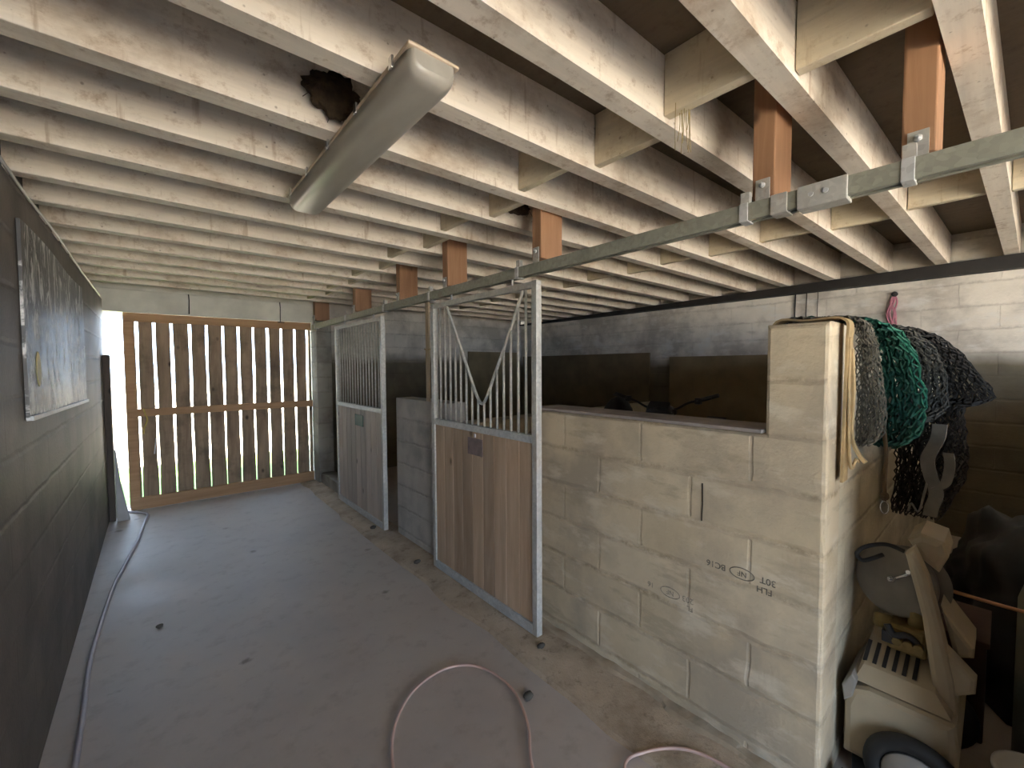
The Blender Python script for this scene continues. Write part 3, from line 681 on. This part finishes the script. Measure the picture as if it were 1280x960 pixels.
net('hay_net', [(.64, 1.5), (.63, 1.78), (.5, 1.81), (.36, 1.79), (.24, 1.75), (.13, 1.64), (.035, 1.47), (.045, 1.43), (.12, 1.40), (.11, 1.25), (.105, 1.1), (.14, .98), (.19, .86)], 2.74, 3.06, .045, .0065, M['black_net'], 11, 'big black net hanging down at the dark end of the divider wall', seed=4, inner=.15)

# tan strap over the column edge
t = thing('tan_strap', (1.95, .37, 1.2), 'tan webbing strap hanging over the column beside the grey-brown net', 'strap')
def ribbon(path, wv, th):
    """flat strip: path points, width vector, thickness"""
    f = MB(); P = spline(path, 6); R = []
    for i, p in enumerate(P):
        d = (P[min(i + 1, len(P) - 1)] - P[max(i - 1, 0)]).normalized(); w_ = Vector(wv); n_ = d.cross(w_).normalized() * th
        R.append([f.bm.verts.new(q) for q in (p - w_ / 2 - n_, p + w_ / 2 - n_, p + w_ / 2 + n_, p - w_ / 2 + n_)])
    for a, b_ in zip(R[:-1], R[1:]):
        for j in range(4): f.bm.faces.new((a[j], a[(j + 1) % 4], b_[(j + 1) % 4], b_[j]))
    f.bm.faces.new(R[0]); f.bm.faces.new(R[-1]); return f
ribbon([(1.96, .63, 1.5), (1.96, .62, 1.76), (1.96, .5, 1.772), (1.95, .385, 1.768), (1.945, .375, 1.68), (1.945, .377, 1.5), (1.94, .378, 1.3), (1.94, .379, 1.17)], (.075, 0, 0), .004).build('webbing', M['tan'], t)
ribbon([(1.965, .37, 1.66), (1.965, .362, 1.5), (1.97, .365, 1.34), (1.98, .345, 1.27), (1.99, .325, 1.24)], (.03, 0, 0), .004).build('loose_end', M['tan'], t)
f = MB(); f.tube(spline([(1.925, .37, 1.7), (1.92, .368, 1.5), (1.93, .365, 1.3), (1.95, .36, 1.22), (1.97, .35, 1.25), (1.985, .345, 1.24)], 6), .006, 6); f.build('cord', M['tan'], t)

# brown cord with a snap hook under the nets
t = thing('lead_cord', (2.3, .37, 1.06), 'brown lead cord with a small shiny hook hanging below the green net', 'cord')
f = MB(); f.tube(spline([(2.21, .31, 1.36), (2.21, .30, 1.25), (2.21, .302, 1.14), (2.21, .30, 1.08)], 6), .007, 8); f.blob((2.21, .30, 1.075), (.016, .014, .018), .2); f.build('cord', M['brown_cord'], t)
f = MB(); f.tube([(2.21 + .003, .30 + .013 * math.cos(a), 1.03 + .026 * math.sin(a)) for a in [2 * PI * k / 14 for k in range(14)]], .0022, 6, True); f.build('hook', M['chrome'], t)

# grey-white halter strap in front of the black net
t = thing('halter', (2.40, .14, .9), 'grey-white halter strap hanging in front of the black net', 'halter')
ribbon([(2.40, .165, 1.36), (2.39, .17, 1.30), (2.38, .195, 1.22), (2.38, .185, 1.15), (2.39, .168, 1.08), (2.40, .18, 1.02), (2.405, .185, .98)], (.005, .042, 0), .006).build('strap', M['grey_strap'], t)
ribbon([(2.375, .168, 1.10), (2.37, .142, 1.13), (2.375, .132, 1.2), (2.385, .138, 1.25)], (.005, .03, 0), .005).build('cheek_strap', M['grey_strap'], t)
f = MB(); f.tube(spline([(2.38, .195, 1.12), (2.37, .215, 1.0), (2.40, .24, 1.02), (2.405, .25, .985)], 6), .004, 6); f.build('rope', M['grey_strap'], t)

# ------------------------------------------------------------------ cream pressure washer in the storage bay
t = thing('pressure_washer', (2.15, .2, 0), 'cream pressure washer with hose reel parked against the column', 'pressure washer')
f = MB()
f.prism([(.372, .10), (.372, .30), (.352, .365), (.30, .385), (.075, .385), (.065, .30), (.072, .10)], 'x', 2.0, 2.42, .022); f.build('body', M['cream'], t)
f = MB()   # sloping grey vent hood
f.hexa([(2.02, .085, .392), (2.02, .345, .392), (2.33, .345, .392), (2.33, .085, .392), (2.06, .13, .445), (2.06, .325, .445), (2.33, .325, .53), (2.33, .14, .53)])
hood = f.build('hood', M['cream'], t)
f = MB()
for k in range(6):
    u = k / 5
    f.box((-.055, -.006, -.003), (.055, .006, .004), 0, Matrix.Translation((2.13, .185 + .028 * k, .467)) @ Matrix.Rotation(math.radians(-17.5), 4, 'Y'))
f.build('vent_slot', M['black_plastic'], hood)
f = MB(); f.prism([(.372, .30), (.38, .36), (.35, .42), (.335, .40), (.345, .33)], 'x', 2.0, 2.3, .006); f.build('side_panel', M['grey_plastic'], t)
# frame arm: curved cream beam rising to the handle
f = MB(); f.prism([(.222, .905), (.198, .935), (.158, .835), (.116, .65), (.086, .50), (.07, .36), (.075, .12), (.135, .12), (.138, .44), (.172, .69)], 'x', 2.08, 2.15, .016); f.build('frame_arm', M['cream'], t)
f = MB(); f.prism([(.225, .935), (.19, .968), (.128, .952), (.115, .90), (.138, .836), (.186, .872)], 'x', 2.155, 2.40, .022); f.build('handle_block', M['cream'], t)
f = MB(); f.prism([(.13, .72), (.045, .60), (.044, .566), (.09, .545)], 'x', 2.155, 2.36, .014); f.build('upper_wing', M['cream'], t)
f = MB(); f.prism([(.108, .60), (.034, .526), (.036, .474), (.085, .438), (.12, .44)], 'x', 2.09, 2.152, .014); f.build('lower_wing', M['cream'], t)
# hose reel
ax = Vector((-1, .35, .25)).normalized()
f = MB(); mt = rot_to(ax, (2.24, .262, .74))
f.lathe([(.02, 0), (.128, .0), (.135, .004), (.135, .012), (.125, .016), (.06, .026), (.02, .03)], mt, 40); reel = f.build('reel_disc', M['reel'], t)
f = MB(); f.lathe([(.08, -.08), (.08, 0)], mt, 30); f.lathe([(.02, -.1), (.13, -.1), (.134, -.094), (.134, -.088), (.02, -.082)], mt, 40); f.build('reel_drum', M['reel'], reel)
f = MB()
c0 = mt @ Vector((.0, .0, .034)); c1 = mt @ Vector((.03, -.085, .04))
f.tube([c0, c1], .006, 8); f.tube([c1, mt @ Vector((.03, -.085, .085))], .008, 8); f.blob(c0, (.013, .013, .013), .05, 2, 2); f.build('crank', M['chrome'], reel)
f = MB()
for k in range(4):
    f.tube([mt @ Vector((.092 * math.cos(a), .092 * math.sin(a), -.07 + .018 * k)) for a in [2 * PI * j / 36 for j in range(36)]], .009, 8, True)
f.build('wound_hose', M['black_rubber'], reel)
f = MB(); f.tube(spline([(2.2, .235, .875), (2.2, .29, .885), (2.19, .35, .86), (2.18, .376, .825), (2.19, .36, .80), (2.2, .33, .815), (2.22, .30, .835)], 8), .008, 8); f.build('hose', M['black_rubber'], t)
# brass pump between reel and hood
f = MB(); f.box((2.14, .16, .50), (2.28, .27, .60), .012); f.lathe([(.024, 0), (.028, .01), (.028, .05), (.02, .06)], rot_to((-.3, 1, .1), (2.2, .262, .575)), 16); f.lathe([(.03, 0), (.03, .06), (.02, .07)], rot_to((0, 0, 1), (2.2, .19, .59)), 16)
for k in range(3): f.lathe([(.014, 0), (.014, .03)], rot_to((-1, 0, 0), (2.14, .18 + .03 * k, .55)), 12)
f.build('pump', M['brass'], t)
f = MB(); f.tube(spline([(2.13, .27, .60), (2.12, .25, .57), (2.13, .21, .58), (2.14, .18, .55)], 5), .012, 8); f.box((2.12, .24, .53), (2.16, .285, .575), .004); f.build('valve', M['black_plastic'], t)
f = MB(); f.tube([(2.30, .150, .735), (2.31, .0, .727), (2.33, -.10, .72)], .007, 8); f.build('lance', M['copper'], t)
for y0 in (.195,):
    f = MB(); mt = rot_to((-1, 0, 0), (1.99, .165, .165))
    f.lathe([(.03, 0), (.10, 0), (.128, .004), (.14, .018), (.14, .035), (.128, .05), (.10, .053), (.09, .04), (.03, .04)], mt, 36); w_ = f.build('wheel', M['black_rubber'], t)
    f = MB(); f.lathe([(.02, .041), (.088, .041), (.085, .048), (.03, .058), (.02, .06)], mt, 30); f.build('hub', M['grey_plastic'], w_)
f = MB(); mt = rot_to((-1, 0, 0), (2.49, .165, .142)); f.lathe([(.03, 0), (.128, .004), (.14, .018), (.14, .035), (.128, .05), (.03, .05)], mt, 36); f.build('wheel', M['black_rubber'], t)
f = MB(); f.box((2.0, .10, .085), (2.44, .34, .10)); f.tube([(1.97, .165, .165), (2.0, .165, .165)], .015, 10); f.tube([(2.42, .165, .142), (2.45, .165, .142)], .015, 10); f.box((2.04, .31, .0), (2.08, .35, .10), .004); f.box((2.36, .31, .0), (2.40, .35, .10), .004); f.build('chassis', M['black_plastic'], t)

# other things in the bay
f = MB(); f.lathe([(.02, .0), (.13, .0), (.135, .01), (.135, .70), (.12, .76), (.06, .79), (.05, .84), (.02, .84)], Matrix.Translation((2.52, -.19, 0)), 32)
t = thing('plastic_drum', (2.52, -.19, 0), 'tall grey-green plastic drum at the edge of the storage bay', 'drum'); f.build('body', M['jug'], t)
f = MB(); f.lathe([(.02, .841), (.055, .841), (.055, .87), (.02, .875)], Matrix.Translation((2.52, -.19, 0)), 24); f.build('cap', M['black_plastic'], t)
t = thing('white_bucket', (2.14, -.10, 0), 'small pale bucket on the floor before the drum', 'bucket')
f = MB(); f.lathe([(.01, .0), (.085, .0), (.105, .23), (.112, .232), (.112, .245), (.10, .245), (.082, .012), (.01, .012)], Matrix.Translation((2.16, -.115, 0)), 32); f.build('body', M['white'], t)
f = MB(); f.tube([(2.16 + .114 * math.cos(a), -.115, .24 - .06 * math.sin(a)) for a in [PI * k / 14 for k in range(15)]][0:15], .003, 6); f.build('handle', M['galv'], t)
f = MB(); f.blob((3.75, -.17, .10), (.85, .42, .62), .22, 2.2, 5, 11)
for v in f.bm.verts: v.co.z = max(v.co.z, .004); v.co.y = min(v.co.y, .37)
tag(f.build('tarpaulin_heap', M['tarp'], None, True), 'heap of black sheeting filling the dark end of the storage bay', 'tarpaulin')
f = MB(); f.box((2.60, .02, .0), (2.95, .22, .42), .008); t = thing('wooden_crate', (2.8, .12, 0), 'dark red-brown box behind the pressure washer', 'box'); f.build('body', M['brown_box'], t)
f = MB(); f.box((2.59, .01, .42), (2.96, .23, .445), .004); f.build('lid', M['brown_box'], t)
f = MB(); f.blob((1.88, .33, .05), (.075, .055, .05), .3, 3, 3, 4); tag(f.build('dark_stone', M['stone'], None, True), 'dark lump of stone at the foot of the column', 'stone')

# ------------------------------------------------------------------ motorbike in the near stall (mostly behind the low wall)
t = thing('motorbike', (3.9, 2.08, 0), 'dark motorbike parked in the near stall, handlebars showing above the low wall', 'motorbike')
def wheel(x):
    f = MB(); mt = rot_to((0, 1, 0), (x, 2.08, .33))
    f.tube([mt @ Vector((.285 * math.cos(a), .285 * math.sin(a), 0)) for a in [2 * PI * k / 40 for k in range(40)]], .045, 12, True); w_ = f.build('wheel', M['black_rubber'], t)
    f = MB(); f.tube([mt @ Vector((.24 * math.cos(a), .24 * math.sin(a), 0)) for a in [2 * PI * k / 40 for k in range(40)]], .012, 8, True)
    f.lathe([(.01, -.05), (.035, -.05), (.035, .05), (.01, .05)], mt, 16)
    for k in range(16):
        a = 2 * PI * k / 16; f.tube([mt @ Vector((.03 * math.cos(a), .03 * math.sin(a), .03 * (-1) ** k)), mt @ Vector((.238 * math.cos(a + .2), .238 * math.sin(a + .2), 0))], .002, 4)
    f.build('rim', M['galv'], w_)
wheel(3.30); wheel(4.68)
f = MB()
for s in (-1, 1): f.tube([(3.30, 2.08 + s * .09, .33), (3.47, 2.08 + s * .09, .80), (3.60, 2.08 + s * .09, 1.17)], [.028, .026, .02], 10)
f.build('fork', M['black_steel'], t)
f = MB(); f.tube([(3.60, 1.96, 1.16), (3.60, 2.20, 1.16)], .022, 10); f.tube([(3.56, 1.97, 1.02), (3.56, 2.19, 1.02)], .02, 10); f.blob((3.60, 2.08, 1.18), (.09, .15, .065), .15, 3, 3, 2); f.build('clamp', M['black_plastic'], t)
hb = spline([(3.62, 1.585, 1.345), (3.61, 1.70, 1.305), (3.60, 1.82, 1.27), (3.60, 1.94, 1.205), (3.60, 2.08, 1.19), (3.60, 2.22, 1.205), (3.60, 2.34, 1.255), (3.61, 2.46, 1.285), (3.62, 2.575, 1.315)], 6)
f = MB(); f.tube(hb, .011, 8); bar_ = f.build('handlebar', M['black_steel'], t)
for a, b_ in (((3.62, 1.565, 1.350), (3.61, 1.70, 1.305)), ((3.62, 2.60, 1.320), (3.61, 2.47, 1.287))):
    f = MB(); f.tube([a, b_], .018, 10); f.build('grip', M['black_rubber'], bar_)
for y, z in ((1.73, 1.295), (2.44, 1.28)):
    s = -1 if y < 2 else 1
    f = MB(); f.box((3.585, y - .025, z - .03), (3.63, y + .025, z + .025), .006); f.tube(spline([(3.58, y, z), (3.54, y + s * .04, z + .01), (3.545, y + s * .14, z + .035)], 5), .005, 6); f.build('lever', M['black_plastic'], bar_)
f = MB(); f.prism([(3.50, 1.02), (3.53, 1.22), (3.58, 1.27), (3.585, 1.05)], 'y', 1.97, 2.19, .015); f.build('headlight_mask', M['black_plastic'], t)
f = MB(); f.prism([(3.05, .70), (3.25, .80), (3.55, .82), (3.55, .79), (3.28, .76), (3.06, .66)], 'y', 2.02, 2.14, .008); f.build('front_fender', M['black_plastic'], t)
f = MB(); f.prism([(3.66, .80), (3.66, 1.02), (3.78, 1.10), (3.98, 1.06), (4.08, .96), (4.0, .80)], 'y', 1.96, 2.20, .03); f.build('fuel_tank', M['brown_box'], t)
f = MB(); f.prism([(3.98, .95), (4.05, 1.0), (4.60, 1.0), (4.78, 1.03), (4.76, .96), (4.2, .92)], 'y', 1.97, 2.19, .02); f.build('seat', M['black_rubber'], t)
f = MB(); f.prism([(4.4, .93), (4.80, 1.0), (5.02, .93), (5.0, .91), (4.8, .95), (4.42, .88)], 'y', 2.0, 2.16, .008); f.build('rear_fender', M['black_plastic'], t)
f = MB()
f.tube(spline([(3.58, 2.08, 1.05), (3.62, 2.08, .75), (3.72, 2.08, .35), (4.1, 2.08, .30), (4.25, 2.08, .5), (4.3, 2.08, .85)], 6), .022, 8)
for s in (-1, 1): f.tube([(3.60, 2.08 + s * .03, 1.0), (4.0, 2.08 + s * .09, .8), (4.35, 2.08 + s * .09, .88), (4.75, 2.08 + s * .07, .94)], .016, 8); f.tube([(4.2, 2.08 + s * .08, .45), (4.68, 2.08 + s * .08, .33)], .022, 8)
f.build('frame', M['black_steel'], t)
f = MB(); f.box((3.76, 1.95, .32), (4.12, 2.21, .56), .03); f.box((3.82, 2.0, .55), (4.0, 2.16, .78), .02); f.build('engine', M['grey_plastic'], t)
f = MB(); f.tube(spline([(3.83, 1.99, .66), (3.70, 1.96, .6), (3.78, 1.93, .42), (4.2, 1.91, .5), (4.75, 1.91, .72)], 6), [.018] * 12 + [.022] * 5 + [.04] * 8, 10); f.build('exhaust', M['galv'], t)
f = MB(); f.tube([(4.05, 2.2, .30), (4.02, 2.36, .01)], .01, 8); f.build('kickstand', M['black_steel'], t)
# second dark hump behind the bars: a covered chair of sacks
f = MB(); f.blob((3.95, 2.80, .52), (.30, .27, .55), .12, 2.0, 4, 21)
f.blob((3.95, 2.80, .9), (.20, .19, .36), .08, 2.0, 4, 22)
for v in f.bm.verts: v.co.z = max(v.co.z, .004); v.co.z = min(v.co.z, 1.262)
tag(f.build('covered_heap', M['tarp'], None, True), 'dark covered heap behind the low wall, beside the motorbike handlebars', 'heap')

# ------------------------------------------------------------------ light
w = bpy.data.worlds.new('World'); sc.world = w; w.use_nodes = True; nt = w.node_tree
bg = nt.nodes['Background']; bg.inputs['Color'].default_value = (.60, .77, 1.0, 1); bg.inputs['Strength'].default_value = 4.0
su = bpy.data.lights.new('sun', 'SUN'); su.energy = 25.0; su.angle = math.radians(1.5); su.color = (1.0, .90, .76)
so = bpy.data.objects.new('sun', su); C.objects.link(so)
d = Vector((-.2, .45, -.87)).normalized()
so.rotation_euler = d.to_track_quat('-Z', 'Y').to_euler()
for nme, loc, rot, sx, sy in (('portal_entrance', (1.4, -6.62, 1.35), (PI / 2, 0, 0), 3.7, 2.9), ('portal_side', (-.64, -3.4, 1.1), (PI / 2, 0, -PI / 2), 3.0, 2.2), ('portal_gate', (.65, 6.58, 1.1), (-PI / 2, 0, 0), 2.2, 2.2)):
    L = bpy.data.lights.new(nme, 'AREA'); L.shape = 'RECTANGLE'; L.size = sx; L.size_y = sy; L.cycles.is_portal = True
    o = bpy.data.objects.new(nme, L); C.objects.link(o); o.location = loc; o.rotation_euler = rot

# ------------------------------------------------------------------ camera
cam = bpy.data.cameras.new('camera'); co = bpy.data.objects.new('camera', cam); C.objects.link(co)
cam.sensor_width = 36; cam.lens = 525.6 / 1280 * 36; cam.clip_start = .02
yaw, pit, rol = .70554, .040938, -.0050846
R = Vector((math.cos(yaw), -math.sin(yaw), 0)); F = Vector((math.sin(yaw) * math.cos(pit), math.cos(yaw) * math.cos(pit), -math.sin(pit)))
U = Vector((math.sin(yaw) * math.sin(pit), math.cos(yaw) * math.sin(pit), math.cos(pit)))
R2 = math.cos(rol) * R + math.sin(rol) * U; U2 = -math.sin(rol) * R + math.cos(rol) * U
mw = Matrix((R2, U2, -F)).transposed().to_4x4(); mw.translation = (0, 0, 1.6); co.matrix_world = mw
sc.camera = co
vs = sc.view_settings; sc.display_settings.display_device = 'sRGB'
vs.view_transform = 'Standard'; vs.look = 'None'; vs.gamma = 1; vs.use_curve_mapping = False; vs.exposure = 1.68
try:
    sc.cycles.use_denoising = True; sc.cycles.max_bounces = 10; sc.cycles.diffuse_bounces = 7; sc.cycles.sample_clamp_indirect = 12
except Exception: pass
